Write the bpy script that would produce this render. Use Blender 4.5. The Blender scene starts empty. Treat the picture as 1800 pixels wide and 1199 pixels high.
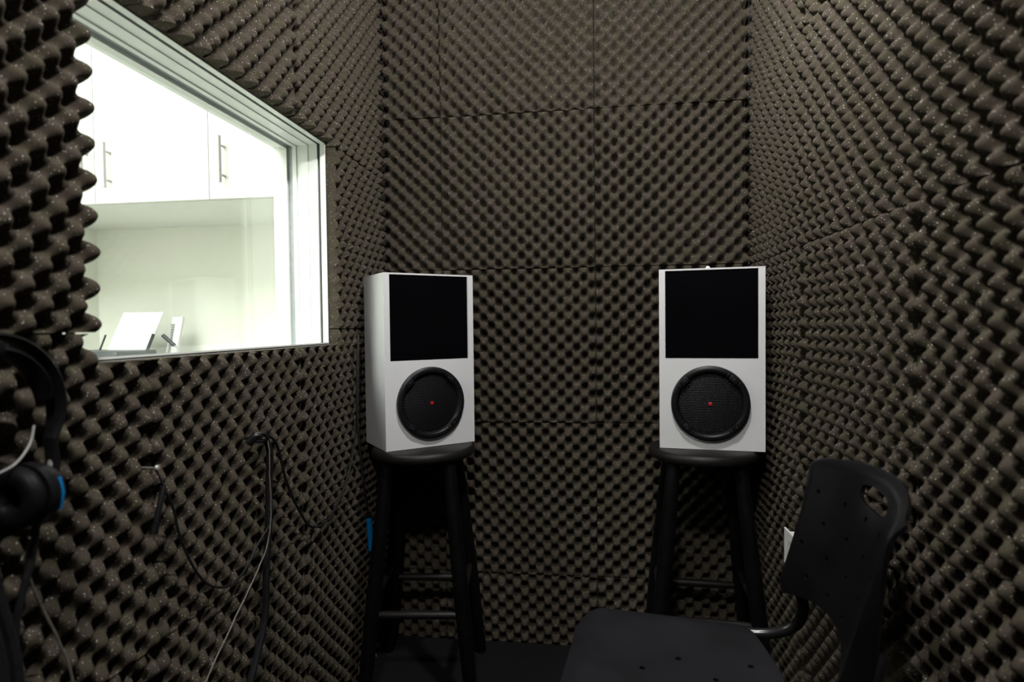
import bpy, bmesh, math, random
import numpy as np
from mathutils import Vector, Matrix
random.seed(7)
PI = math.pi
SC = bpy.context.scene
COL = SC.collection

# ---------------------------------------------------------------- camera
cam_d = bpy.data.cameras.new('camera')
cam = bpy.data.objects.new('camera', cam_d)
COL.objects.link(cam)
SC.camera = cam
YAW, PITCH, ROLL = 0.13188, -0.02587, -0.01123
fw = Vector((-math.sin(YAW)*math.cos(PITCH), math.cos(YAW)*math.cos(PITCH), math.sin(PITCH)))
rt = Vector((math.cos(YAW), math.sin(YAW), 0))
up = rt.cross(fw)
rt2 = rt*math.cos(ROLL) + up*math.sin(ROLL)
up2 = -rt*math.sin(ROLL) + up*math.cos(ROLL)
M = Matrix((rt2, up2, -fw)).transposed().to_4x4()
M.translation = Vector((-0.0122, 0.0, 1.0442))
cam.matrix_world = M
cam_d.sensor_width = 36
cam_d.lens = 1060.8/1800*36
cam_d.clip_start = 0.02
cam_d.dof.use_dof = True
cam_d.dof.focus_distance = 1.55
cam_d.dof.aperture_fstop = 3.2

# ---------------------------------------------------------------- world, lights, exposure
w = bpy.data.worlds.new('world'); SC.world = w
w.use_nodes = True
w.node_tree.nodes['Background'].inputs[0].default_value = (0.6, 0.62, 0.7, 1)
w.node_tree.nodes['Background'].inputs[1].default_value = 0.0
SC.view_settings.view_transform = 'Standard'
SC.view_settings.look = 'None'
SC.view_settings.gamma = 1
SC.view_settings.exposure = 0.0
SC.view_settings.use_curve_mapping = False

def light(name, kind, loc, power, color, size=0.1, size_y=None, rot=(0, 0, 0)):
    d = bpy.data.lights.new(name, kind)
    d.energy = power; d.color = color
    if kind == 'AREA':
        d.size = size
        if size_y: d.shape = 'RECTANGLE'; d.size_y = size_y
    else:
        d.shadow_soft_size = size
    o = bpy.data.objects.new(name, d); o.location = loc; o.rotation_euler = rot
    COL.objects.link(o)
    return o
# booth ceiling lamp behind the camera, a weaker one over the middle of the booth, tube panel of the control room
light('booth_lamp_rear', 'POINT', (-0.10, -0.16, 2.22), 68, (1.0, 0.965, 0.93), 0.07)
light('booth_lamp_front', 'POINT', (0.06, 1.02, 2.14), 60, (1.0, 0.985, 0.96), 0.04)
light('control_room_panel', 'AREA', (-1.50, 0.55, 2.46), 80, (1.0, 1.0, 0.97), 1.2, 1.2)

# ---------------------------------------------------------------- materials
def principled(name, color, rough=0.5, metal=0.0, spec=0.5, **kw):
    m = bpy.data.materials.new(name); m.use_nodes = True
    b = m.node_tree.nodes['Principled BSDF']
    b.inputs['Base Color'].default_value = (*color, 1)
    b.inputs['Roughness'].default_value = rough
    b.inputs['Metallic'].default_value = metal
    b.inputs['Specular IOR Level'].default_value = spec
    for k, v in kw.items():
        b.inputs[k].default_value = v
    return m
def N(m, t, **kw):
    n = m.node_tree.nodes.new(t)
    for k, v in kw.items():
        setattr(n, k, v)
    return n
def noisy(name, c1, c2, scale, rough=0.5, spec=0.5, metal=0.0, bump=0.0, detail=4, stretch=(1, 1, 1), bscale=None):
    """two colours of wear mixed by noise, with a fine bump"""
    m = principled(name, c1, rough, metal, spec)
    L = m.node_tree.links; b = m.node_tree.nodes['Principled BSDF']
    tc = N(m, 'ShaderNodeTexCoord'); mp = N(m, 'ShaderNodeMapping'); mp.inputs['Scale'].default_value = stretch
    L.new(tc.outputs['Object'], mp.inputs['Vector'])
    no = N(m, 'ShaderNodeTexNoise'); no.inputs['Scale'].default_value = scale; no.inputs['Detail'].default_value = detail
    L.new(mp.outputs[0], no.inputs['Vector'])
    cr = N(m, 'ShaderNodeValToRGB')
    cr.color_ramp.elements[0].color = (*c1, 1); cr.color_ramp.elements[0].position = 0.35
    cr.color_ramp.elements[1].color = (*c2, 1); cr.color_ramp.elements[1].position = 0.68
    L.new(no.outputs['Fac'], cr.inputs[0]); L.new(cr.outputs[0], b.inputs['Base Color'])
    if bump:
        n2 = N(m, 'ShaderNodeTexNoise'); n2.inputs['Scale'].default_value = bscale or scale*4
        L.new(mp.outputs[0], n2.inputs['Vector'])
        bp = N(m, 'ShaderNodeBump'); bp.inputs['Strength'].default_value = bump; bp.inputs['Distance'].default_value = 0.001
        L.new(n2.outputs['Fac'], bp.inputs['Height']); L.new(bp.outputs[0], b.inputs['Normal'])
    return m

def foam_material():
    m = principled('eggcrate_foam', (0.09, 0.078, 0.064), 1.0, 0, 0.08)
    L = m.node_tree.links; b = m.node_tree.nodes['Principled BSDF']
    geo = N(m, 'ShaderNodeNewGeometry')
    no = N(m, 'ShaderNodeTexNoise'); no.inputs['Scale'].default_value = 26; no.inputs['Detail'].default_value = 3
    L.new(geo.outputs['Position'], no.inputs['Vector'])
    cr = N(m, 'ShaderNodeValToRGB')
    e = cr.color_ramp.elements
    e[0].position = 0.36; e[0].color = (0.048, 0.0430, 0.0290, 1)
    e[1].position = 0.64; e[1].color = (0.053, 0.0430, 0.0350, 1)
    L.new(no.outputs['Fac'], cr.inputs[0])
    # open cells: fine dark grain
    g = N(m, 'ShaderNodeTexNoise'); g.inputs['Scale'].default_value = 700; g.inputs['Detail'].default_value = 1
    L.new(geo.outputs['Position'], g.inputs['Vector'])
    mr = N(m, 'ShaderNodeMapRange'); mr.inputs[1].default_value = 0.3; mr.inputs[2].default_value = 0.7
    mr.inputs[3].default_value = 0.72; mr.inputs[4].default_value = 1.25
    L.new(g.outputs['Fac'], mr.inputs[0])
    mul = N(m, 'ShaderNodeVectorMath', operation='SCALE')
    L.new(cr.outputs[0], mul.inputs[0]); L.new(mr.outputs[0], mul.inputs['Scale'])
    # glints of the cell walls, painted into the base colour as sparse pale flecks
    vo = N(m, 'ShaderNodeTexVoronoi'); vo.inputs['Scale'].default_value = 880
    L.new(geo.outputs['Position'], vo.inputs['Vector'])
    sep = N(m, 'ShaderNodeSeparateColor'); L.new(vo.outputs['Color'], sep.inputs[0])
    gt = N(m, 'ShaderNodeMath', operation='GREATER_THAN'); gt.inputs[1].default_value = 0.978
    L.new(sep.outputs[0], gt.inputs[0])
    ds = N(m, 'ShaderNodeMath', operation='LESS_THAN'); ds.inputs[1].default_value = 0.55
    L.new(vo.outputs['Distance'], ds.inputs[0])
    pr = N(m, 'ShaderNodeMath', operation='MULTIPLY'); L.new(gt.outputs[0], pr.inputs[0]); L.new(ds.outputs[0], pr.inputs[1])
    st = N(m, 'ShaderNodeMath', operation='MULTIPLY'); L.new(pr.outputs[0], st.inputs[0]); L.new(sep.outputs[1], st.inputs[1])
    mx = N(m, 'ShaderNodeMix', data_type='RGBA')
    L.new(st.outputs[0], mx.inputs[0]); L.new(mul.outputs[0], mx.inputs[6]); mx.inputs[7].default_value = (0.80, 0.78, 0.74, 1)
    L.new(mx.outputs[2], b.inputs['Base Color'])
    return m

MAT = {}
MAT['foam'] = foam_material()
MAT['wall'] = noisy('painted_board', (0.035, 0.032, 0.03), (0.045, 0.042, 0.04), 6, 0.9)
MAT['ceiling'] = noisy('booth_ceiling_board', (0.035, 0.032, 0.03), (0.045, 0.042, 0.04), 8, 0.95)
MAT['carpet'] = noisy('dark_carpet', (0.006, 0.006, 0.007), (0.015, 0.015, 0.0165), 420, 1.0, 0.05, bump=0.8, bscale=700)
MAT['ctrl_wall'] = noisy('control_room_paint', (0.82, 0.84, 0.76), (0.85, 0.86, 0.79), 3, 0.7)
MAT['ctrl_floor'] = noisy('control_room_floor', (0.66, 0.65, 0.6), (0.72, 0.71, 0.66), 5, 0.5)
MAT['frame'] = noisy('white_window_paint', (0.72, 0.76, 0.73), (0.78, 0.80, 0.77), 9, 0.35)
MAT['screw'] = noisy('dark_screw_metal', (0.05, 0.05, 0.055), (0.08, 0.08, 0.085), 90, 0.35, metal=0.6)
MAT['seal'] = noisy('light_grey_seal', (0.30, 0.33, 0.33), (0.36, 0.39, 0.39), 60, 0.5)
MAT['gasket'] = noisy('grey_rubber_seal', (0.10, 0.115, 0.115), (0.14, 0.15, 0.15), 60, 0.6)
MAT['cabinet'] = noisy('white_laminate', (0.74, 0.75, 0.72), (0.78, 0.79, 0.76), 4, 0.35)
MAT['steel'] = noisy('brushed_steel', (0.42, 0.42, 0.41), (0.50, 0.50, 0.48), 90, 0.4, metal=0.4, stretch=(1, 1, 0.05))
MAT['speaker_white'] = noisy('white_melamine', (0.55, 0.555, 0.57), (0.58, 0.585, 0.60), 5, 0.42, bump=0.05, bscale=90)
MAT['black_gloss'] = noisy('black_gloss_panel', (0.0015, 0.0015, 0.002), (0.002, 0.002, 0.003), 12, 0.12, 0.12)
MAT['black_plastic'] = noisy('black_basket_plastic', (0.005, 0.005, 0.006), (0.008, 0.008, 0.010), 50, 0.38, 0.22)
MAT['rubber'] = noisy('black_rubber', (0.004, 0.004, 0.005), (0.007, 0.007, 0.008), 40, 0.5, 0.12)
MAT['red'] = noisy('red_badge', (0.35, 0.008, 0.010), (0.45, 0.015, 0.015), 300, 0.35)
MAT['black_wood'] = noisy('black_stained_wood', (0.005, 0.0048, 0.0046), (0.014, 0.013, 0.0125), 34, 0.42, 0.25, bump=0.3, stretch=(1, 14, 14))
MAT['leg_wood'] = noisy('black_lacquered_leg', (0.002, 0.002, 0.002), (0.0035, 0.0035, 0.004), 20, 0.4, 0.15)
MAT['chair_plastic'] = noisy('charcoal_polypropylene', (0.002, 0.0021, 0.003), (0.0035, 0.0036, 0.0046), 22, 0.28, 0.45, bump=0.15, bscale=900)
MAT['chair_seat'] = noisy('scuffed_charcoal_polypropylene', (0.0055, 0.0055, 0.007), (0.011, 0.0105, 0.0135), 9, 0.55, 0.2, detail=9, bump=0.15, bscale=900)
MAT['black_metal'] = noisy('black_gloss_tube', (0.008, 0.008, 0.009), (0.012, 0.012, 0.013), 30, 0.22, 0.5)
MAT['cable'] = noisy('black_cable_sheath', (0.008, 0.008, 0.009), (0.013, 0.013, 0.015), 80, 0.4, 0.5)
MAT['pale_wire'] = noisy('grey_wire', (0.11, 0.10, 0.085), (0.16, 0.15, 0.13), 200, 0.4)
MAT['blue'] = noisy('blue_plastic', (0.0, 0.13, 0.36), (0.0, 0.16, 0.42), 60, 0.4)
MAT['white_plastic'] = noisy('white_plastic', (0.75, 0.75, 0.74), (0.8, 0.8, 0.79), 20, 0.4)
MAT['paper'] = noisy('white_paper', (0.72, 0.75, 0.75), (0.75, 0.78, 0.78), 8, 0.8)
MAT['printer'] = noisy('dark_grey_plastic', (0.02, 0.028, 0.033), (0.035, 0.043, 0.05), 14, 0.4)
MAT['grey_plastic'] = noisy('mid_grey_plastic', (0.30, 0.32, 0.32), (0.36, 0.38, 0.38), 30, 0.5)

def grille_material():
    """black punched mesh: fine square lattice of wires"""
    m = principled('black_wire_grille', (0.012, 0.012, 0.014), 0.45, 0, 0.15)
    L = m.node_tree.links; b = m.node_tree.nodes['Principled BSDF']
    tc = N(m, 'ShaderNodeTexCoord'); sp = N(m, 'ShaderNodeSeparateXYZ')
    L.new(tc.outputs['Object'], sp.inputs[0])
    waves = []
    for ax in ('X', 'Z'):
        k = N(m, 'ShaderNodeMath', operation='MULTIPLY'); k.inputs[1].default_value = 2*PI/0.0046
        L.new(sp.outputs[ax], k.inputs[0])
        s = N(m, 'ShaderNodeMath', operation='COSINE'); L.new(k.outputs[0], s.inputs[0])
        waves.append(s)
    mx = N(m, 'ShaderNodeMath', operation='MAXIMUM')
    L.new(waves[0].outputs[0], mx.inputs[0]); L.new(waves[1].outputs[0], mx.inputs[1])
    cr = N(m, 'ShaderNodeValToRGB')
    cr.color_ramp.elements[0].position = 0.80; cr.color_ramp.elements[0].color = (0.0005, 0.0005, 0.0007, 1)
    cr.color_ramp.elements[1].position = 0.98; cr.color_ramp.elements[1].color = (0.015, 0.015, 0.019, 1)
    L.new(mx.outputs[0], cr.inputs[0]); L.new(cr.outputs[0], b.inputs['Base Color'])
    bp = N(m, 'ShaderNodeBump'); bp.inputs['Strength'].default_value = 0.6; bp.inputs['Distance'].default_value = 0.001
    L.new(mx.outputs[0], bp.inputs['Height']); L.new(bp.outputs[0], b.inputs['Normal'])
    return m
MAT['grille'] = grille_material()

def glass_material():
    m = bpy.data.materials.new('clear_window_glass'); m.use_nodes = True
    nt = m.node_tree; nt.nodes.clear(); L = nt.links
    out = nt.nodes.new('ShaderNodeOutputMaterial')
    t = nt.nodes.new('ShaderNodeBsdfTransparent'); t.inputs[0].default_value = (0.97, 0.99, 0.975, 1)
    g = nt.nodes.new('ShaderNodeBsdfGlossy'); g.inputs['Roughness'].default_value = 0.02
    f = nt.nodes.new('ShaderNodeFresnel')
    geo = nt.nodes.new('ShaderNodeNewGeometry'); mr = nt.nodes.new('ShaderNodeMapRange')   # same index seen from either face
    mr.inputs[3].default_value = 1.45; mr.inputs[4].default_value = 1/1.45
    L.new(geo.outputs['Backfacing'], mr.inputs[0]); L.new(mr.outputs[0], f.inputs[0])
    mx = nt.nodes.new('ShaderNodeMixShader')
    L.new(f.outputs[0], mx.inputs[0]); L.new(t.outputs[0], mx.inputs[1]); L.new(g.outputs[0], mx.inputs[2])
    L.new(mx.outputs[0], out.inputs[0])
    return m
MAT['glass'] = glass_material()

# ---------------------------------------------------------------- helpers
def thing(name, label, cat, loc=(0, 0, 0), rz=0.0, group=None):
    o = bpy.data.objects.new(name, None); COL.objects.link(o)
    o.empty_display_size = 0.05
    o.location = loc; o.rotation_euler = (0, 0, rz)
    o['label'] = label; o['category'] = cat
    if group: o['group'] = group
    return o
def tag(o, label, cat, group=None):
    o['label'] = label; o['category'] = cat
    if group: o['group'] = group
    return o
def obj(name, bm, mat, parent=None, smooth=False, label=None):
    me = bpy.data.meshes.new(name)
    bmesh.ops.recalc_face_normals(bm, faces=bm.faces)
    bm.to_mesh(me); bm.free()
    me.materials.append(mat)
    if smooth:
        for p in me.polygons: p.use_smooth = True
        try: me.set_sharp_from_angle(angle=math.radians(40))
        except Exception: pass
    o = bpy.data.objects.new(name, me); COL.objects.link(o)
    if parent: o.parent = parent
    if label: o['label'] = label
    return o
def struct(name, bm, mat, parent=None):
    o = obj(name, bm, mat, parent)
    if not parent: o['kind'] = 'structure'
    return o
def box(bm, x0, x1, y0, y1, z0, z1, bevel=0.0, seg=2):
    n0 = len(bm.verts)
    r = bmesh.ops.create_cube(bm, size=1)
    vs = r['verts']
    for v in vs:
        v.co = Vector(((x0+x1)/2 + v.co.x*(x1-x0), (y0+y1)/2 + v.co.y*(y1-y0), (z0+z1)/2 + v.co.z*(z1-z0)))
    if bevel:
        es = list({e for v in vs for e in v.link_edges})
        bmesh.ops.bevel(bm, geom=es, offset=bevel, segments=seg, affect='EDGES', profile=0.5)
    return bm
def newbox(*a, **k): return box(bmesh.new(), *a, **k)
def tube(bm, pts, r, seg=10, cap=True, r_list=None):
    pts = [Vector(p) for p in pts]
    n = len(pts); rings = []
    prev = None
    for i, p in enumerate(pts):
        if i == 0: t = pts[1]-pts[0]
        elif i == n-1: t = pts[-1]-pts[-2]
        else: t = (pts[i+1]-pts[i]).normalized() + (pts[i]-pts[i-1]).normalized()
        t.normalize()
        if prev is None:
            a = Vector((0, 0, 1)) if abs(t.z) < 0.9 else Vector((1, 0, 0))
            u = t.cross(a).normalized()
        else:
            u = (prev - t*prev.dot(t)).normalized()
        prev = u
        v = t.cross(u)
        rr = r_list[i] if r_list else r
        rings.append([bm.verts.new(p + (u*math.cos(2*PI*k/seg) + v*math.sin(2*PI*k/seg))*rr) for k in range(seg)])
    for a, b in zip(rings, rings[1:]):
        for k in range(seg):
            bm.faces.new((a[k], a[(k+1) % seg], b[(k+1) % seg], b[k]))
    if cap:
        bm.faces.new(rings[0]); bm.faces.new(rings[-1][::-1])
    return bm
def smooth_path(pts, sub=6):
    """Catmull-Rom through the points"""
    P = [Vector(p) for p in pts]
    P = [P[0]*2-P[1]] + P + [P[-1]*2-P[-2]]
    out = []
    for i in range(1, len(P)-2):
        p0, p1, p2, p3 = P[i-1:i+3]
        for k in range(sub):
            t = k/sub
            out.append(0.5*((2*p1) + (p2-p0)*t + (2*p0-5*p1+4*p2-p3)*t*t + (3*p1-p0-3*p2+p3)*t**3))
    out.append(P[-2])
    return out
def lathe(bm, prof, seg=64, axis='Z', origin=(0, 0, 0)):
    """revolve (r, h) profile around the axis"""
    o = Vector(origin); rings = []
    for r, h in prof:
        ring = []
        if r < 1e-6:
            c = {'Z': Vector((0, 0, h)), 'Y': Vector((0, h, 0)), 'X': Vector((h, 0, 0))}[axis]
            ring = [bm.verts.new(o+c)]
        else:
            for k in range(seg):
                a = 2*PI*k/seg; c, s = r*math.cos(a), r*math.sin(a)
                v = {'Z': Vector((c, s, h)), 'Y': Vector((c, h, s)), 'X': Vector((h, c, s))}[axis]
                ring.append(bm.verts.new(o+v))
        rings.append(ring)
    for a, b in zip(rings, rings[1:]):
        for k in range(seg):
            k2 = (k+1) % seg
            if len(a) == 1 and len(b) == 1: continue
            if len(a) == 1: bm.faces.new((a[0], b[k], b[k2]))
            elif len(b) == 1: bm.faces.new((a[k], a[k2], b[0]))
            else: bm.faces.new((a[k], a[k2], b[k2], b[k]))
    return bm

# ---------------------------------------------------------------- room dimensions
XL_BACK, XR_BACK, Y_BACK = -0.745, 0.522, 1.985      # faces of the boards that carry the foam
Y_REAR, Z_CEIL = -0.95, 2.36
WO = dict(y0=0.765, y1=1.588, z0=1.000, z1=1.548)    # window opening

struct('floor', newbox(XL_BACK-0.15, XR_BACK+0.1, Y_REAR-0.1, Y_BACK+0.1, -0.08, 0.0), MAT['carpet'])
struct('ceiling', newbox(XL_BACK-0.15, XR_BACK+0.1, Y_REAR-0.1, Y_BACK+0.1, Z_CEIL, Z_CEIL+0.08), MAT['ceiling'])
struct('wall_back', newbox(XL_BACK-0.15, XR_BACK+0.1, Y_BACK, Y_BACK+0.08, 0, Z_CEIL), MAT['wall'])
struct('wall_rear', newbox(XL_BACK-0.15, XR_BACK+0.1, Y_REAR-0.08, Y_REAR, 0, Z_CEIL), MAT['wall'])
struct('wall_right', newbox(XR_BACK, XR_BACK+0.08, Y_REAR, Y_BACK, 0, Z_CEIL), MAT['wall'])
bm = bmesh.new()
T = 0.031
a, b_ = XL_BACK-0.14, XL_BACK
box(bm, a, b_, Y_REAR, WO['y0']-T, 0, Z_CEIL)
box(bm, a, b_, WO['y1']+T, Y_BACK, 0, Z_CEIL)
box(bm, a, b_, WO['y0']-T, WO['y1']+T, 0, WO['z0']-T)
box(bm, a, b_, WO['y0']-T, WO['y1']+T, WO['z1']+T, Z_CEIL)
struct('wall_left', bm, MAT['wall'])

# ---------------------------------------------------------------- observation window
win = bpy.data.objects.new('window_1', None); COL.objects.link(win)
win.location = (XL_BACK, (WO['y0']+WO['y1'])/2, WO['z0']); win['kind'] = 'structure'
def ring(name, x0, x1, inset, t, mat, label=None):
    y0, y1, z0, z1 = WO['y0']+inset, WO['y1']-inset, WO['z0']+inset, WO['z1']-inset
    bm = bmesh.new()
    if x1 < -0.751: z0 = WO['z0']-0.016; tb = 0.014      # the track falls away behind the flange
    else: tb = t
    box(bm, x0, x1, y0-t, y0, z0-tb, z1+t); box(bm, x0, x1, y1, y1+t, z0-tb, z1+t)
    box(bm, x0, x1, y0, y1, z0-tb, z0); box(bm, x0, x1, y0, y1, z1, z1+t)
    for v in bm.verts: v.co -= win.location
    o = obj(name, bm, mat, win)
    if label: o['label'] = label
ring('window_flange', -0.7500, -0.7350, 0.0, 0.0025, MAT['frame'])
ring('window_groove', -0.7580, -0.7501, -0.007, 0.02, MAT['gasket'], 'dark grey groove between flange and jamb')
ring('window_track', -0.7840, -0.7581, 0.000, 0.03, MAT['frame'])
ring('window_jamb', -0.8160, -0.7841, 0.0025, 0.03, MAT['frame'])
ring('window_sash', -0.8275, -0.8161, 0.0055, 0.03, MAT['frame'])
ring('window_seal', -0.8415, -0.8276, 0.003, 0.03, MAT['seal'], 'grey rubber seal')
ring('window_bead', -0.8640, -0.8416, 0.011, 0.03, MAT['frame'])
ring('window_lining', -0.8850, -0.8641, 0.004, 0.03, MAT['frame'])
bm = newbox(-0.8415, -0.7350, WO['y0']+0.001, WO['y1']-0.001, WO['z0']-0.0155, WO['z0']+0.0035)
for v in bm.verts:
    if v.co.x < -0.8 and v.co.z > WO['z0']: v.co.z -= 0.0075    # slopes outward
for v in bm.verts: v.co -= win.location
obj('window_sill', bm, MAT['frame'], win)
bm = newbox(-0.8600, -0.8560, WO['y0']+0.008, WO['y1']-0.008, WO['z0']-0.015, WO['z1']-0.008)
for v in bm.verts: v.co -= win.location
obj('window_pane', bm, MAT['glass'], win)

# ---------------------------------------------------------------- control room beyond the glass
CX0, CX1, CY0, CY1, CZ = -2.21, -0.886, -0.3, 2.45, 2.50
def shift_struct(name, *a, mat='ctrl_wall'):
    return struct(name, newbox(*a), MAT[mat])
shift_struct('wall_control_back', CX0-0.08, CX1, CY1, CY1+0.08, 0, CZ)
shift_struct('wall_control_left', CX0-0.08, CX0, CY0, CY1, 0, CZ)
shift_struct('wall_control_rear', CX0-0.08, CX1, CY0-0.08, CY0, 0, CZ)
shift_struct('wall_control_right', CX1, CX1+0.06, Y_BACK+0.09, CY1+0.08, 0, CZ)
shift_struct('ceiling_control', CX0-0.08, CX1, CY0-0.08, CY1+0.08, CZ, CZ+0.06)
shift_struct('floor_control', CX0-0.08, CX1-0.012, CY0-0.08, CY1+0.08, -0.08, 0, mat='ctrl_floor')

def wall_cabinet(x0, x1, hx, label):
    t = thing('wall_cabinet', label, 'cabinet', ((x0+x1)/2, 1.97, 1.492), 0, 'white wall cabinets in the control room')
    W = (x1-x0)/2; H = CZ-1.492-0.002
    bm = bmesh.new()
    box(bm, -W, -W+0.018, 0, 0.479, 0, H); box(bm, W-0.018, W, 0, 0.479, 0, H)
    box(bm, -W+0.018, W-0.018, 0, 0.479, 0, 0.018); box(bm, -W+0.018, W-0.018, 0, 0.479, H-0.018, H)
    box(bm, -W+0.018, W-0.018, 0.465, 0.479, 0.018, H-0.018)
    obj('body', bm, MAT['cabinet'], t)
    d = obj('door', newbox(-W+0.0015, W-0.0015, -0.020, -0.001, 0.002, H-0.01, bevel=0.001), MAT['cabinet'], t)
    bm = bmesh.new()
    lx = hx-(x0+x1)/2
    tube(bm, [(lx, -0.052, 0.050), (lx, -0.052, 0.208)], 0.008, 16)
    for z in (0.078, 0.178):
        tube(bm, [(lx, -0.050, z), (lx, -0.0195, z)], 0.004, 10)
    obj('handle', bm, MAT['steel'], d, smooth=True)
wall_cabinet(-2.209, -1.763, -1.789, 'white wall cabinet furthest left behind the glass, mostly hidden by foam')
wall_cabinet(-1.763, -1.324, -1.699, 'white wall cabinet with its bar handle beside the door gap, middle of three')
wall_cabinet(-1.324, -0.888, -1.264, 'white wall cabinet nearest the right window jamb, with steel bar handle')

t = thing('worktop', 'white worktop under the wall cabinets in the control room', 'worktop', (-1.55, 2.16, 0.0))
obj('top', newbox(-0.655, 0.655, -0.30, 0.288, 0.735, 0.765, bevel=0.003), MAT['cabinet'], t)
for x in (-0.64, 0.64):
    obj('support_panel', newbox(x-0.012, x+0.012, -0.28, 0.28, 0.0, 0.735), MAT['cabinet'], t)

# printer with a raised paper support
pr = thing('printer', 'dark printer with raised white paper sheets standing on the worktop', 'printer', (-1.875, 2.20, 0.766))
bm = newbox(-0.20, 0.075, -0.13, 0.09, 0.0, 0.196, bevel=0.012, seg=3)
obj('body', bm, MAT['printer'], pr, smooth=True)
def sheet(x0, x1, z0, z1, y0, lean, th):
    bm = bmesh.new()
    sh = 0.032
    P = [(x0, y0, z0), (x1, y0, z0), (x1+sh, y0+lean, z1), (x0+sh, y0+lean, z1)]
    vs = [bm.verts.new(p) for p in P] + [bm.verts.new((p[0], p[1]+th, p[2])) for p in P]
    for q in ((0, 1, 2, 3), (7, 6, 5, 4), (0, 4, 5, 1), (1, 5, 6, 2), (2, 6, 7, 3), (3, 7, 4, 0)):
        bm.faces.new([vs[i] for i in q])
    return bm
obj('paper_stack', sheet(-0.117, 0.066, 0.19, 0.350, 0.04, 0.06, 0.004), MAT['paper'], pr)
obj('paper_support', sheet(0.080, 0.128, 0.0, 0.330, 0.075, 0.06, 0.012), MAT['white_plastic'], pr)
bm = bmesh.new()
for k in range(13):
    z = 0.17+k*0.0105
    box(bm, 0.094+z*0.06, 0.108+z*0.06, 0.066+z*0.18, 0.074+z*0.18, z, z+0.004)
obj('vent_slots', bm, MAT['grey_plastic'], pr, label='grey ventilation slots')
for P in ([(-0.150, 0.03, 0.17), (-0.123, 0.045, 0.258)],):
    bm = tube(bmesh.new(), P, 0.0035, 8); obj('paper_guide', bm, MAT['printer'], pr, smooth=True)
bm = tube(bmesh.new(), [(0.060, 0.02, 0.165), (0.068, 0.03, 0.18), (0.093, 0.045, 0.26)], 0.006, 8)
obj('paper_guide', bm, MAT['printer'], pr, smooth=True)
mc = thing('desk_microphone', 'thin grey gooseneck microphone leaning beside the printer', 'microphone', (-1.585, 2.25, 0.766))
obj('base', lathe(bmesh.new(), [(0, 0), (0.04, 0), (0.042, 0.006), (0.036, 0.014), (0, 0.016)], 32), MAT['printer'], mc, True)
obj('gooseneck', tube(bmesh.new(), smooth_path([(0, 0, 0.012), (-0.03, 0, 0.12), (-0.085, 0, 0.19), (-0.118, 0, 0.218)]), 0.004, 10), MAT['grey_plastic'], mc, True)
obj('capsule', tube(bmesh.new(), [(-0.110, 0, 0.212), (-0.160, 0, 0.254)], 0.0075, 12), MAT['printer'], mc, True)

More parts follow.
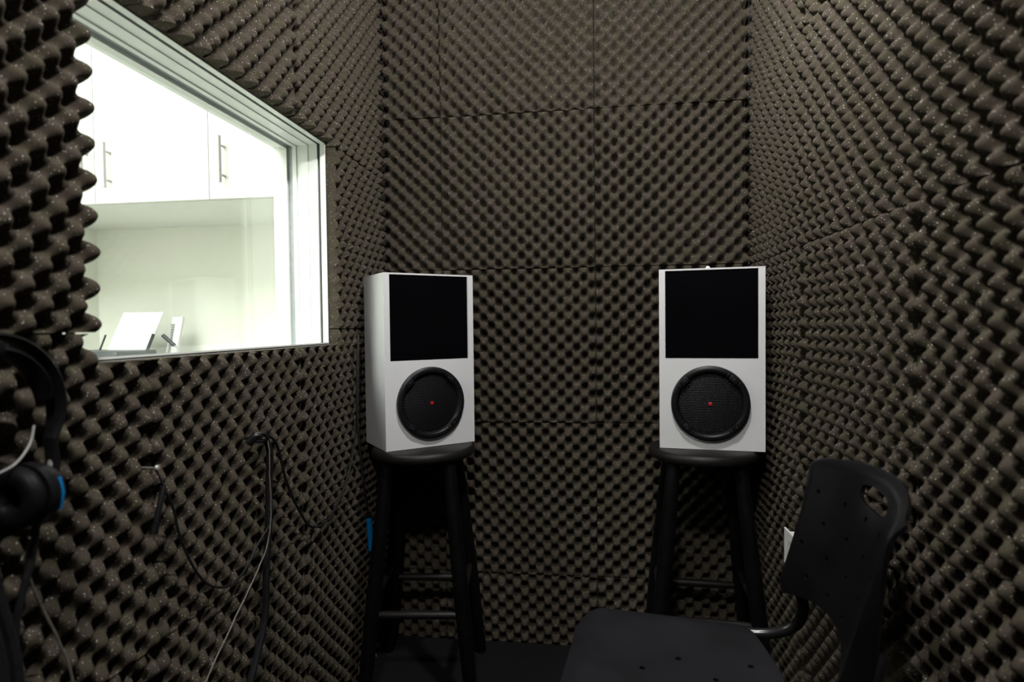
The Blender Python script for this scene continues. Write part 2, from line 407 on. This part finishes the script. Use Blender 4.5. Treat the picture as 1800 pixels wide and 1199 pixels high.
# ---------------------------------------------------------------- eggcrate foam panels
PER = 0.050          # bump-to-bump period
def foam_panel(name_label, wall, u0, u1, v0, v1, pu, pv, hole=None, res=9, phase=(0, 0)):
    """one convoluted sheet glued to a wall; u along the wall, v = height; pu, pv = corner the pattern starts from"""
    GAP = 0.0012
    def axis(a, b, extra):
        pts = sorted({a, b, *[e for e in extra if a < e < b]})
        out = [pts[0]]
        for p, q in zip(pts, pts[1:]):
            n = max(1, round((q-p)/PER*res))
            out += [p+(q-p)*k/n for k in range(1, n+1)]
        return np.array(out)
    hx = (hole[0], hole[1]) if hole else (); hz = (hole[2], hole[3]) if hole else ()
    U = axis(u0+GAP, u1-GAP, hx); V = axis(v0+GAP, v1-GAP, hz)
    nu, nv = len(U), len(V)
    UU, VV = np.meshgrid(U, V, indexing='ij')
    rs = np.random.RandomState(abs(hash((round(u0*1000), round(v0*1000), wall == 'l', wall == 'r'))) % 99991)
    def lowf(scale, amp):
        f = 0
        for _ in range(4):
            a, b, c = rs.uniform(-scale, scale), rs.uniform(-scale, scale), rs.uniform(0, 2*PI)
            f = f + np.sin(a*UU+b*VV+c)
        return f*amp/4
    wu, wv = lowf(22, 0.0035), lowf(22, 0.0035)
    s = np.sin(2*PI*(UU-pu+wu)/PER + phase[0]*PI) * np.sin(2*PI*(VV-pv+wv)/PER + phase[1]*PI)
    s = np.where(s > 0, np.abs(s)**0.82, -np.abs(s)**1.0)
    amp = 0.0135*(1 + lowf(90, 0.16))
    h = s*amp + lowf(14, 0.003)
    h = np.where(h < 0, h*2.1, h)
    back = 0.0; base = 0.0370 + rs.uniform(-0.0015, 0.0015)
    H = np.clip(base + h, 0.006, 0.064)
    mask = np.ones((nu-1, nv-1), bool)
    if hole:
        cu = (U[:-1]+U[1:])/2; cv = (V[:-1]+V[1:])/2
        mask &= ~(((cu > hole[0]) & (cu < hole[1]))[:, None] & ((cv > hole[2]) & (cv < hole[3]))[None, :])
    idx = np.arange(nu*nv).reshape(nu, nv)
    def place(u, v, d):
        if wall == 'l': return np.stack([XL_BACK+0.001+d, u, v], -1)
        if wall == 'r': return np.stack([XR_BACK-0.001-d, u, v], -1)
        return np.stack([u, Y_BACK-0.001-d, v], -1)
    top = place(UU, VV, H).reshape(-1, 3)
    bot = place(UU, VV, np.full_like(H, back)).reshape(-1, 3)
    A, B, Cc, D = idx[:-1, :-1][mask], idx[1:, :-1][mask], idx[1:, 1:][mask], idx[:-1, 1:][mask]
    quads = [np.stack([A, B, Cc, D], -1)]
    off = nu*nv
    mp = np.zeros((nu+1, nv+1), bool); mp[1:-1, 1:-1] = mask
    # side walls wherever a filled cell meets an empty one
    sides = []
    I, J = np.where(mp[1:-1, 1:-1] & ~mp[:-2, 1:-1]); sides.append((idx[I, J+1], idx[I, J]))
    I, J = np.where(mp[1:-1, 1:-1] & ~mp[2:, 1:-1]); sides.append((idx[I+1, J], idx[I+1, J+1]))
    I, J = np.where(mp[1:-1, 1:-1] & ~mp[1:-1, :-2]); sides.append((idx[I, J], idx[I+1, J]))
    I, J = np.where(mp[1:-1, 1:-1] & ~mp[1:-1, 2:]); sides.append((idx[I+1, J+1], idx[I, J+1]))
    for a, b in sides:
        quads.append(np.stack([b, a, a+off, b+off], -1))
    Q = np.concatenate(quads)
    flip = wall in ('r',)
    if wall == 'l' : pass
    if flip or wall == 'b':
        pass
    verts = np.concatenate([top, bot])
    used = np.unique(Q); remap = -np.ones(len(verts), int); remap[used] = np.arange(len(used))
    verts = verts[used]; Q = remap[Q]
    # orientation: relief must face the room
    v = verts[Q[0]]; n = np.cross(v[1]-v[0], v[2]-v[0])
    want = {'l': np.array([1, 0, 0]), 'r': np.array([-1, 0, 0]), 'b': np.array([0, -1, 0])}[wall]
    if n @ want < 0: Q = Q[:, ::-1]
    org = verts.min(0).copy()
    verts = verts - org
    me = bpy.data.meshes.new('foam_panel')
    me.vertices.add(len(verts)); me.vertices.foreach_set('co', verts.astype(np.float32).ravel())
    me.loops.add(Q.size); me.loops.foreach_set('vertex_index', Q.astype(np.int32).ravel())
    me.polygons.add(len(Q))
    me.polygons.foreach_set('loop_start', np.arange(0, Q.size, 4, dtype=np.int32))
    me.polygons.foreach_set('loop_total', np.full(len(Q), 4, np.int32))
    nt = int(mask.sum())
    sm = np.zeros(len(Q), bool); sm[:nt] = True
    me.polygons.foreach_set('use_smooth', sm)
    me.update(calc_edges=True); me.validate()
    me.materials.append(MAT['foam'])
    # crisp rim between relief and cut edge
    try: me.set_sharp_from_angle(angle=math.radians(62))
    except Exception: pass
    o = bpy.data.objects.new('foam_panel', me); o.location = org; COL.objects.link(o)
    tag(o, name_label, 'acoustic foam')
    o['group'] = {'l': 'eggcrate foam panels on the left wall', 'r': 'eggcrate foam panels on the right wall',
                  'b': 'eggcrate foam panels on the back wall'}[wall]
    return o

# back wall: columns left / middle / right, rows by height
bx = [(-0.690, -0.50, 'narrow left column'), (-0.50, 0.0, 'middle column'), (0.0, 0.466, 'right column')]
bz = [(0.0, 0.228, 'short strip at the carpet'), (0.228, 0.728, 'row behind the stool legs'), (0.728, 1.228, 'row behind the white speakers'),
      (1.228, 1.728, 'row just above the speakers'), (1.728, 2.228, 'topmost full row'), (2.228, 2.355, 'strip under the ceiling')]
for i, (a, b, cn) in enumerate(bx):
    for j, (c, d, rn) in enumerate(bz):
        foam_panel('grey foam, back wall, %s, %s' % (cn, rn), 'b', a, b, c, d,
                   [-1.0, -0.5, 0.0][i], [-0.272, 0.228, 0.728, 1.228, 1.728, 2.228][j],
                   phase=((i*j+j) % 2, (i+j) % 2), res=9 if j < 5 else 5)
# left wall
ly = [(-0.13, 0.37, 'column nearest the camera'), (0.37, 0.87, 'column beside the headphones'), (0.87, 1.37, 'column at the window middle'),
      (1.37, 1.983, 'column by the back corner')]
lz = [(0.0, 0.54, 'lowest row'), (0.54, 1.04, 'row just below the window'), (1.04, 1.54, 'row level with the window'), (1.54, 2.04, 'row above the window'), (2.04, 2.355, 'strip under the ceiling')]
HOLE = (WO['y0']-0.004, WO['y1']+0.004, WO['z0']-0.003, WO['z1']+0.003)
for i, (a, b, cn) in enumerate(ly):
    for j, (c, d, rn) in enumerate(lz):
        if i == 2 and j == 2: continue          # wholly window
        near = i <= 1
        foam_panel('grey foam, left wall, %s, %s' % (cn, rn), 'l', a, b, c, d,
                   a if i != 0 else -0.13, [0.04, 0.54, 1.04, 1.54, 2.04][j], hole=HOLE,
                   phase=((i*2+j) % 2, (i+j) % 2), res=(14 if i == 1 else 9) if j < 4 else 6)
# right wall
ry = [(0.0, 0.5, 'column nearest the camera'), (0.5, 1.0, 'column beside the chair back'), (1.0, 1.5, 'column between chair and right speaker'), (1.5, 1.983, 'column by the back corner')]
rz_ = [(0.0, 0.228, 'short strip at the carpet'), (0.228, 0.728, 'row level with the chair seat'), (0.728, 1.228, 'row level with the right speaker'),
       (1.228, 1.728, 'row above the speaker top'), (1.728, 2.228, 'topmost full row'), (2.228, 2.355, 'strip under the ceiling')]
for i, (a, b, cn) in enumerate(ry):
    for j, (c, d, rn) in enumerate(rz_):
        foam_panel('grey foam, right wall, %s, %s' % (cn, rn), 'r', a, b, c, d,
                   a, [-0.272, 0.228, 0.728, 1.228, 1.728, 2.228][j],
                   phase=((i+j) % 2, (i*j+1) % 2), res=(14 if i <= 1 else 10) if j < 5 else 6)

# ---------------------------------------------------------------- speakers
SW, SD, SH = 0.275, 0.178, 0.496
def speaker(loc, rz, label):
    """origin at the front bottom-left corner; front faces local -Y"""
    t = thing('speaker', label, 'speaker', loc, rz, 'white box speakers on the stools')
    # cabinet: board box with a rectangular recess for the black panel
    px0, px1, pz0, pz1 = 0.0165, SW-0.0175, SH-0.246, SH-0.0045
    bm = bmesh.new()
    box(bm, 0, SW, 0.018, SD, 0, SH)
    box(bm, 0, px0, 0, 0.018, 0, SH); box(bm, px1, SW, 0, 0.018, 0, SH)
    box(bm, px0, px1, 0, 0.018, 0, pz0); box(bm, px0, px1, 0, 0.018, pz1, SH)
    bmesh.ops.remove_doubles(bm, verts=bm.verts, dist=1e-5)
    obj('cabinet', bm, MAT['speaker_white'], t)
    obj('front_panel', newbox(px0+0.0005, px1-0.0005, 0.0035, 0.0178, pz0+0.0005, pz1-0.0005, bevel=0.0006), MAT['black_gloss'], t,
        label='square black glossy front panel')
    c = (SW*0.488, 0, 0.127)
    R = 0.1035
    bm = lathe(bmesh.new(), [(R-0.002, -0.0002), (R, -0.004), (R-0.0015, -0.0115), (R-0.006, -0.0145), (R-0.013, -0.0150), (R-0.0175, -0.0125),
                             (R-0.020, -0.0060), (R-0.022, -0.0030), (0, -0.0030)], 96, 'Y', c)
    dr = obj('driver', bm, MAT['black_plastic'], t, True)
    bm = lathe(bmesh.new(), [(R-0.0225, -0.0032), (R-0.0225, -0.0045), (0.05, -0.0085), (0.025, -0.0100), (0, -0.0104)], 96, 'Y', (0, 0, 0))
    g = obj('grille', bm, MAT['grille'], dr, True, label='black wire mesh grille'); g.location = c
    # clamps and screws on the four diagonals
    for k in range(4):
        a = PI/4 + k*PI/2 + 0.05
        bm = bmesh.new()
        rm = Matrix.Rotation(-a, 4, 'Y')
        box(bm, R-0.021, R-0.006, -0.0168, -0.0140, -0.0125, 0.0125, bevel=0.0012)
        for z in (-0.0185, 0.0185):
            box(bm, R-0.020, R-0.007, -0.0158, -0.0140, z-0.002, z+0.002, bevel=0.0006)
        bmesh.ops.transform(bm, matrix=Matrix.Translation(c) @ rm, verts=bm.verts)
        cl = obj('clamp', bm, MAT['black_plastic'], dr, True)
    for k in range(4):
        a = PI/4 + k*PI/2 + 0.05
        bm = lathe(bmesh.new(), [(0, -0.0185), (0.0024, -0.0182), (0.0028, -0.0166), (0.0028, -0.0150)], 12, 'Y', (c[0]+(R-0.0125)*math.cos(a), 0, c[2]+(R-0.0125)*math.sin(a)))
        obj('screw', bm, MAT['screw'], dr, True)
    bm = newbox(c[0]-0.0045, c[0]+0.0045, -0.0128, -0.0098, c[2]-0.0045, c[2]+0.0045, bevel=0.001)
    obj('badge', bm, MAT['red'], dr, label='small red badge')
    return t
AL = math.radians(38.4); AR = math.radians(-7.7)
speaker((-0.579, 1.600, 0.698), AL, 'white box speaker on the left stool, turned to show its left side')
sp2 = speaker((0.173, 1.717, 0.698), AR, 'white box speaker on the right stool, facing straight out')
bm = lathe(bmesh.new(), [(0.006, 0), (0.006, 0.003), (0.004, 0.006), (0, 0.007)], 20)
for v in bm.verts: v.co += Vector((0.1300, 0.012, SH-0.0005))
obj('stud', bm, MAT['white_plastic'], sp2, True, label='small white stud on the top edge')

# ---------------------------------------------------------------- stools
def stool(loc, rz, label, hand):
    t = thing('bar_stool', label, 'stool', loc, rz, 'black wooden stools under the speakers')
    R, H = 0.150, 0.697
    obj('seat', lathe(bmesh.new(), [(0, H-0.030), (R-0.010, H-0.030), (R-0.003, H-0.026), (R, H-0.018), (R-0.001, H-0.008), (R-0.006, H-0.0015), (R-0.012, H), (0, H)], 72), MAT['black_wood'], t, True)
    st, sb = 0.086, 0.150
    def pt(sx, sy, z):
        f = 1 - z/(H-0.03)
        k = st+(sb-st)*f
        return Vector((sx*k, sy*k, z))
    for sx, sy in ((-1, -1), (1, -1), (1, 1), (-1, 1)):
        P = [pt(sx, sy, z) for z in (0.0, 0.03, 0.25, 0.5, H-0.031)]
        bm = tube(bmesh.new(), P, 0.02, 16, r_list=[0.0165, 0.0175, 0.0215, 0.0205, 0.0175])
        zmin = min(v.co.z for v in bm.verts)
        for v in bm.verts:
            if v.co.z < 0.02: v.co.z = max(v.co.z, 0.0)
            v.co.z = min(v.co.z, H-0.0302)
        obj('leg', bm, MAT['leg_wood'], t, True)
    for (a, b, z) in (((-1, -1), (1, -1), 0.250), ((-1, 1), (1, 1), 0.250), ((-1, -1), (-1, 1), 0.295), ((1, -1), (1, 1), 0.295)):
        p, q = pt(*a, z), pt(*b, z)
        d = (q-p)*0.055
        bm = tube(bmesh.new(), [p+d, p+d*2.2, (p+q)/2, q-d*2.2, q-d], 0.01, 12, r_list=[0.008, 0.0105, 0.0115, 0.0105, 0.008])
        obj('rung', bm, MAT['black_wood'], t, True)
    # corner blocks tying the legs to the seat
    bm = bmesh.new()
    box(bm, -0.085, 0.085, -0.012, 0.012, H-0.055, H-0.0305, bevel=0.002)
    box(bm, -0.012, 0.012, -0.085, 0.085, H-0.0545, H-0.031, bevel=0.002)
    obj('seat_brace', bm, MAT['leg_wood'], t)
stool((-0.507, 1.717, 0.0), math.radians(6), 'black round wooden stool carrying the left speaker', 1)
stool((0.296, 1.757, 0.0), math.radians(-3), 'black round wooden stool carrying the right speaker', 2)

# ---------------------------------------------------------------- chair
def chair(loc, rz):
    t = thing('chair', 'black plastic shell chair with handle slot in the back and tube frame', 'chair', loc, rz)
    # local: +X forward, +Y left side of the sitter, seat height 0.45
    SZ = 0.467
    def sx_outline(v):          # v 0 rear .. 1 front -> half width
        return 0.224 + 0.011*v
    nx, ny = 34, 30
    def seat_pt(u, v):          # u -1..1, v 0..1
        xr = -0.168 + 0.036*u*u
        x = xr + (0.192-xr)*v
        hw = sx_outline(v)
        r = 0.055               # rounded front corners, small rear ones
        d = 0.192-x
        if d < r: hw -= r-math.sqrt(max(0, r*r-(r-d)**2))
        d = v*0.36
        if d < 0.02: hw -= 0.02-math.sqrt(max(0, 0.02**2-(0.02-d)**2))
        y = u*hw
        z = SZ - 0.010*(1-(u*u)) - 0.012*math.exp(-((x+0.04)/0.14)**2)*(1-abs(u)**1.5)
        if x > 0.145: z -= ((x-0.145)/0.047)**2*0.018
        if abs(u) > 0.86: z -= ((abs(u)-0.86)/0.14)**2*0.008
        if x < -0.13: z += ((-0.13-x)/0.038)**2*0.010
        return Vector((x, y, z))
    def shell(fn, nu, nv, th, name, mat, holes, ax):
        bm = bmesh.new()
        G = [[bm.verts.new(fn(-1+2*i/nu, j/nv)) for j in range(nv+1)] for i in range(nu+1)]
        for i in range(nu):
            for j in range(nv):
                bm.faces.new((G[i][j], G[i+1][j], G[i+1][j+1], G[i][j+1]))
        bmesh.ops.recalc_face_normals(bm, faces=bm.faces)
        me = bpy.data.meshes.new(name); bm.to_mesh(me); bm.free()
        o = bpy.data.objects.new(name, me); COL.objects.link(o)
        s = o.modifiers.new('s', 'SOLIDIFY'); s.thickness = th; s.offset = 0
        cb = bmesh.new()
        for kind, p, q in holes:
            if kind == 'round':
                tube(cb, [p-q*0.03, p+q*0.03], 0.0052, 12)
            else:
                # slot: stadium prism along q
                n = 24; ring1, ring2 = [], []
                side, upv = ax
                for k in range(n):
                    a = 2*PI*k/n
                    c, s_ = math.cos(a), math.sin(a)
                    off = side*(0.060*(1 if c > 0 else -1)*abs(c)**0.55) + upv*(0.0165*(1 if s_ > 0 else -1)*abs(s_)**0.8)
                    ring1.append(cb.verts.new(p+off-q*0.04)); ring2.append(cb.verts.new(p+off+q*0.04))
                for k in range(n):
                    cb.faces.new((ring1[k], ring1[(k+1) % n], ring2[(k+1) % n], ring2[k]))
                cb.faces.new(ring1[::-1]); cb.faces.new(ring2)
        bmesh.ops.recalc_face_normals(cb, faces=cb.faces)
        cm = bpy.data.meshes.new('cut'); cb.to_mesh(cm); cb.free()
        co = bpy.data.objects.new('cut', cm); COL.objects.link(co)
        bo = o.modifiers.new('b', 'BOOLEAN'); bo.operation = 'DIFFERENCE'; bo.object = co; bo.solver = 'EXACT'
        dg = bpy.context.evaluated_depsgraph_get(); dg.update()
        res = bpy.data.meshes.new_from_object(o.evaluated_get(dg))
        bpy.data.objects.remove(co); bpy.data.objects.remove(o)
        res.name = name
        res.materials.clear(); res.materials.append(mat)
        for p in res.polygons: p.use_smooth = True
        try: res.set_sharp_from_angle(angle=math.radians(35))
        except Exception: pass
        r = bpy.data.objects.new(name, res); COL.objects.link(r); r.parent = t
        return r
    down = Vector((0, 0, 1))
    hs = []
    for r_i, x in enumerate((-0.12, -0.06, 0.0, 0.06)):
        for k in range(-1, 2):
            hs.append(('round', Vector((x, k*0.09 + (0.045 if r_i % 2 else 0), SZ-0.01)), down))
    shell(seat_pt, nx, ny, 0.006, 'seat', MAT['chair_seat'], hs, None)
    # backrest: curved shell with arched lower and upper edges
    def back_x(y, z): return -0.205 - 0.295*(z-0.5) + 1.28*y*y
    def back_pt(u, v):
        hw = 0.200 + 0.006*v
        zt = 0.815 - 0.40*(u*hw)**2
        zb = 0.585 - 0.034*u*u
        z = zb + (zt-zb)*v
        r = 0.020; d = (1-v)*(zt-zb)
        if d < r: hw -= r-math.sqrt(max(0, r*r-(r-d)**2))
        r = 0.018; d = v*(zt-zb)
        if d < r: hw -= r-math.sqrt(max(0, r*r-(r-d)**2))
        y = u*hw
        x = back_x(y, z)
        if abs(u) > 0.90:                                         # rim rolls back, growing down the sides
            g = max(0.0, min(1.0, (0.98-v)/0.75)); g = g*g*(3-2*g)
            x -= ((abs(u)-0.90)/0.10)**2*(0.004+0.030*g)
        if v > 0.94: x -= ((v-0.94)/0.06)**2*0.010
        return Vector((x, y, z))
    fwd = Vector((1, 0, 0.28)).normalized()
    hb = [('slot', Vector((back_x(0, 0.776), 0.0, 0.776)), fwd)]
    for r_i in range(4):
        for k in range(6):
            y = -0.1612 + 0.0739*(k + (0.5 if r_i % 2 else 0)) - 0.0739*0.5*0
            z = 0.7433 - 0.0463*r_i
            if y > 0.165 or z < 0.585 - 0.85*y*y + 0.012: continue
            hb.append(('round', Vector((back_x(y, z), y, z)), fwd))
    shell(back_pt, 52, 36, 0.006, 'backrest', MAT['chair_plastic'], hb, (Vector((0, 1, 0)), Vector((0, 0, 1))))
    # tube frame
    for s in (-1, 1):
        P = smooth_path([(0.15, s*0.18, 0.438), (0.09, s*0.214, 0.438), (0.02, s*0.238, 0.440), (-0.08, s*0.240, 0.440), (-0.165, s*0.236, 0.444), (-0.215, s*0.228, 0.470),
                         (-0.226, s*0.212, 0.515), (-0.214, s*0.195, 0.575), (-0.236, s*0.185, 0.640)], 5)
        obj('back_support', tube(bmesh.new(), P, 0.0105, 12), MAT['black_metal'], t, True)
        obj('leg', tube(bmesh.new(), smooth_path([(0.12, s*0.222, 0.428), (0.165, s*0.225, 0.37), (0.205, s*0.23, 0.0)], 5), 0.0105, 12), MAT['black_metal'], t, True)
        obj('leg', tube(bmesh.new(), smooth_path([(-0.12, s*0.236, 0.428), (-0.165, s*0.236, 0.37), (-0.235, s*0.236, 0.0)], 5), 0.0105, 12), MAT['black_metal'], t, True)
    for x in (0.10, -0.12):
        obj('cross_bar', tube(bmesh.new(), [(x, -0.235, 0.434), (x, 0.235, 0.434)], 0.009, 12), MAT['black_metal'], t, True)
chair((0.123, 0.989, 0.0), PI-0.1248)

# ---------------------------------------------------------------- things hanging on the left wall
def cable(name, pts, r, mat, label, cat='cable', wob=0.0, group=None):
    P = smooth_path(pts, 6)
    if wob:
        P = [p + Vector((random.uniform(0, wob), random.uniform(-wob, wob)*0.5, 0)) for p in P]
    o = obj(name, tube(bmesh.new(), P, r, 8), MAT[mat], None, True)
    return tag(o, label, cat, group)
cable('hanging_cable', [(-0.700, 1.130, 0.815), (-0.683, 1.139, 0.828), (-0.676, 1.166, 0.793), (-0.683, 1.174, 0.72), (-0.683, 1.168, 0.626), (-0.683, 1.156, 0.547), (-0.683, 1.148, 0.456), (-0.683, 1.116, 0.391), (-0.683, 1.06, 0.30), (-0.68, 1.02, 0.16), (-0.68, 1.0, 0.008)],
      0.0072, 'cable', 'thick black cable hanging straight down the left wall from the hook')
cable('looped_cable', [(-0.690, 1.132, 0.835), (-0.670, 1.150, 0.826), (-0.676, 1.198, 0.793), (-0.683, 1.249, 0.7), (-0.683, 1.304, 0.62), (-0.683, 1.361, 0.566), (-0.683, 1.446, 0.554), (-0.683, 1.535, 0.594), (-0.683, 1.617, 0.684), (-0.683, 1.656, 0.807), (-0.683, 1.667, 0.90), (-0.683, 1.674, 1.003)],
      0.0030, 'cable', 'thin black cable drooping in a loop between hook and corner')
cable('wire', [(-0.690, 1.140, 0.820), (-0.666, 1.142, 0.815), (-0.666, 1.146, 0.749), (-0.667, 1.150, 0.665), (-0.668, 1.132, 0.602), (-0.672, 1.095, 0.559), (-0.676, 1.02, 0.496), (-0.676, 0.944, 0.436), (-0.676, 0.90, 0.38), (-0.676, 0.86, 0.25), (-0.676, 0.85, 0.006)],
      0.0014, 'pale_wire', 'thin pale grey wire slanting down beside the thick black cable', 'wire', 0.0015)
cable('microphone_cable', [(-0.676, 0.851, 0.80), (-0.680, 0.879, 0.761), (-0.683, 0.901, 0.698), (-0.683, 0.937, 0.631), (-0.683, 0.977, 0.589), (-0.683, 1.032, 0.567), (-0.683, 1.083, 0.577), (-0.680, 1.125, 0.612), (-0.672, 1.158, 0.640)],
      0.0022, 'cable', 'thin black cable swagging from the clip microphone to the thick cable')
cable('trailing_wire', [(-0.672, 0.625, 0.80), (-0.683, 0.630, 0.768), (-0.683, 0.639, 0.729), (-0.683, 0.653, 0.694), (-0.683, 0.671, 0.649), (-0.683, 0.69, 0.579), (-0.683, 0.70, 0.40), (-0.683, 0.72, 0.006)],
      0.0016, 'pale_wire', 'thin grey wire trailing below the headphones', 'wire')
cable('extension_cable', [(-0.683, 1.672, 1.010), (-0.676, 1.654, 1.004), (-0.676, 1.636, 0.81), (-0.674, 1.662, 0.625), (-0.672, 1.700, 0.492)],
      0.0028, 'cable', 'black cable running down the left corner to the blue plug')
pl = thing('plug', 'blue cylindrical plug hanging on a cable left of the left stool', 'plug', (-0.672, 1.702, 0.482))
def cyl(p, q, r, rl=None): return tube(bmesh.new(), [p, q], r, 16, r_list=rl)
obj('sleeve', cyl((0, 0, 0), (0, 0.014, -0.104), 0.0085), MAT['blue'], pl, True, label='bright blue sleeve')
obj('collar', cyl((0, -0.002, 0.010), (0, 0, 0.0), 0.0092), MAT['rubber'], pl, True)
obj('tip', cyl((0, 0.014, -0.104), (0, 0.0155, -0.112), 0.0092), MAT['rubber'], pl, True)
obj('ring', cyl((0, 0.0155, -0.112), (0, 0.0165, -0.118), 0.005), MAT['red'], pl, True, label='small red ring')

hk = thing('wall_hook', 'small black hook in the foam holding the looped cables', 'hook', (-0.70, 1.137, 0.815))
obj('hook', tube(bmesh.new(), smooth_path([(-0.040, 0, 0.008), (-0.005, 0, 0.006), (0.020, 0, 0.0), (0.036, 0, 0.006), (0.040, 0, 0.022)], 5), 0.0035, 10), MAT['black_metal'], hk, True)
pn = thing('push_pin', 'shiny metal pin pushed into the foam above the clip microphone', 'pin', (-0.690, 0.841, 0.832))
obj('head', lathe(bmesh.new(), [(0, 0.018), (0.0034, 0.0170), (0.0044, 0.015), (0.0034, 0.0125), (0.0008, 0.012), (0.0007, -0.045), (0, -0.047)], 16, 'X'), MAT['steel'], pn, True)
mi = thing('clip_microphone', 'small black clip microphone dangling below the metal pin', 'microphone', (-0.672, 0.851, 0.800))
obj('body', tube(bmesh.new(), [(0, 0.001, 0.003), (0, -0.006, -0.014), (0.0, -0.020, -0.050)], 0.004, 14, r_list=[0.0025, 0.0042, 0.0042]), MAT['black_metal'], mi, True)
obj('capsule', tube(bmesh.new(), [(0, -0.0205, -0.0505), (0, -0.026, -0.066)], 0.006, 14, r_list=[0.0058, 0.0062]), MAT['rubber'], mi, True)
obj('loop', tube(bmesh.new(), smooth_path([(0, 0, 0.0), (-0.004, -0.005, 0.018), (-0.008, -0.008, 0.030)], 4), 0.0016, 8), MAT['cable'], mi, True)

# headphones on the left wall, close to the camera
hp = thing('headphones', 'black over-ear headphones hanging on the left wall below the window corner', 'headphones', (-0.655, 0.563, 0.955))
def arc(r, a0, a1, n=28, sq=1.0):
    return [(0, r*math.cos(math.radians(a0+(a1-a0)*k/n)), sq*r*math.sin(math.radians(a0+(a1-a0)*k/n))) for k in range(n+1)]
def band(path, wx, wr, bevel_n=10):
    """flat padded band: elliptical section, wide along X"""
    bm = bmesh.new(); rings = []
    P = [Vector(p) for p in path]
    for i, p in enumerate(P):
        t = (P[min(i+1, len(P)-1)]-P[max(i-1, 0)]).normalized()
        n = Vector((1, 0, 0)); b = t.cross(n)
        e = min(1.0, 0.6+0.5*min(i, len(P)-1-i)/4)
        rings.append([bm.verts.new(p + n*wx*e*math.cos(2*PI*k/bevel_n) + b*wr*math.sin(2*PI*k/bevel_n)) for k in range(bevel_n)])
    for a, b in zip(rings, rings[1:]):
        for k in range(bevel_n): bm.faces.new((a[k], a[(k+1) % bevel_n], b[(k+1) % bevel_n], b[k]))
    bm.faces.new(rings[0]); bm.faces.new(rings[-1][::-1])
    return bm
obj('headband', band(arc(0.086, -28, 208), 0.015, 0.0042, 14), MAT['rubber'], hp, True)
obj('head_pad', band(arc(0.070, 8, 172), 0.016, 0.006, 14), MAT['rubber'], hp, True)
for s in (1, -1):
    obj('slider', band([(0, s*0.080, -0.030), (0, s*0.080, -0.052), (0, s*0.074, -0.078)], 0.006, 0.003, 10), MAT['steel'], hp, True, label='metal slider')
    obj('yoke', band([(0.0, s*0.076, -0.040), (0, s*0.079, -0.070), (0, s*0.072, -0.105)], 0.014, 0.0045, 12), MAT['black_plastic'], hp, True)
    cup = obj('ear_cup', lathe(bmesh.new(), [(0, 0.030*s), (0.018, 0.030*s), (0.030, 0.025*s), (0.036, 0.012*s), (0.036, 0.0), (0.0, 0.0)], 40, 'Y', (0, s*0.040, -0.098)), MAT['black_plastic'], hp, True)
    bm = bmesh.new()
    n, m = 40, 12
    G = [[bm.verts.new(Vector((0, s*0.030, -0.098)) + Vector(((0.024+0.012*math.cos(2*PI*j/m))*math.cos(2*PI*i/n), 0.011*math.sin(2*PI*j/m)*s, (0.024+0.012*math.cos(2*PI*j/m))*math.sin(2*PI*i/n)))) for j in range(m)] for i in range(n)]
    for i in range(n):
        for j in range(m): bm.faces.new((G[i][j], G[(i+1) % n][j], G[(i+1) % n][(j+1) % m], G[i][(j+1) % m]))
    obj('ear_cushion', bm, MAT['rubber'], hp, True)
    obj('trim_strip', tube(bmesh.new(), [(0.030, s*0.056, -0.080), (0.0345, s*0.056, -0.098), (0.030, s*0.056, -0.117)], 0.0022, 8), MAT['blue'], cup, True, label='blue trim strip')
obj('yoke_wire', tube(bmesh.new(), smooth_path([(0.004, 0.052, -0.020), (0.006, 0.044, -0.040), (0.008, 0.024, -0.058), (0.006, 0.0, -0.066)], 6), 0.0012, 8), MAT['steel'], hp, True, label='thin silver wire')
hh = thing('headphone_hook', 'black hook under the headband of the headphones', 'hook', (-0.70, 0.563, 1.018))
obj('hook', tube(bmesh.new(), smooth_path([(-0.035, 0, 0.002), (0.0, 0, 0.0), (0.055, 0, -0.0035), (0.066, 0, 0.004), (0.068, 0, 0.014)], 5), 0.0038, 10), MAT['black_metal'], hh, True)
cable('headphone_cable', [(-0.655, 0.62, 0.832), (-0.660, 0.615, 0.78), (-0.668, 0.60, 0.70), (-0.675, 0.615, 0.60), (-0.675, 0.64, 0.48), (-0.678, 0.63, 0.30), (-0.68, 0.65, 0.008)],
      0.0042, 'cable', 'black cable hanging from the headphones ear cup')
for k, (dy, dz, lab) in enumerate([(-0.030, 0.02, 'black coiled cable bundle strand closest to the picture edge'), (-0.012, 0.05, 'black coiled cable bundle strand behind the headphone cable')]):
    cable('coiled_cable', [(-0.668, 0.575+dy, 0.845), (-0.66, 0.585+dy, 0.76), (-0.655, 0.60+dy, 0.66), (-0.655, 0.588+dy, 0.56), (-0.66, 0.60+dy, 0.44), (-0.67, 0.60+dy, 0.25), (-0.675, 0.60+dy, 0.012)],
          0.0085 - 0.002*k, 'cable', lab)

# ---------------------------------------------------------------- right wall
ob = thing('wall_outlet', 'white wall outlet box on the right wall half hidden by the chair back', 'outlet', (0.4600, 1.512, 0.450))
obj('plate', newbox(-0.0045, 0.0, -0.045, 0.045, 0.0, 0.088, bevel=0.0015), MAT['white_plastic'], ob)
obj('back_box', newbox(0.0002, 0.060, -0.035, 0.035, 0.008, 0.080), MAT['white_plastic'], ob)
for z in (0.029, 0.060):
    bm = bmesh.new()
    for y in (-0.006, 0.006): box(bm, -0.0049, -0.0044, y-0.001, y+0.001, z-0.005, z+0.005)
    obj('socket', bm, MAT['rubber'], ob)
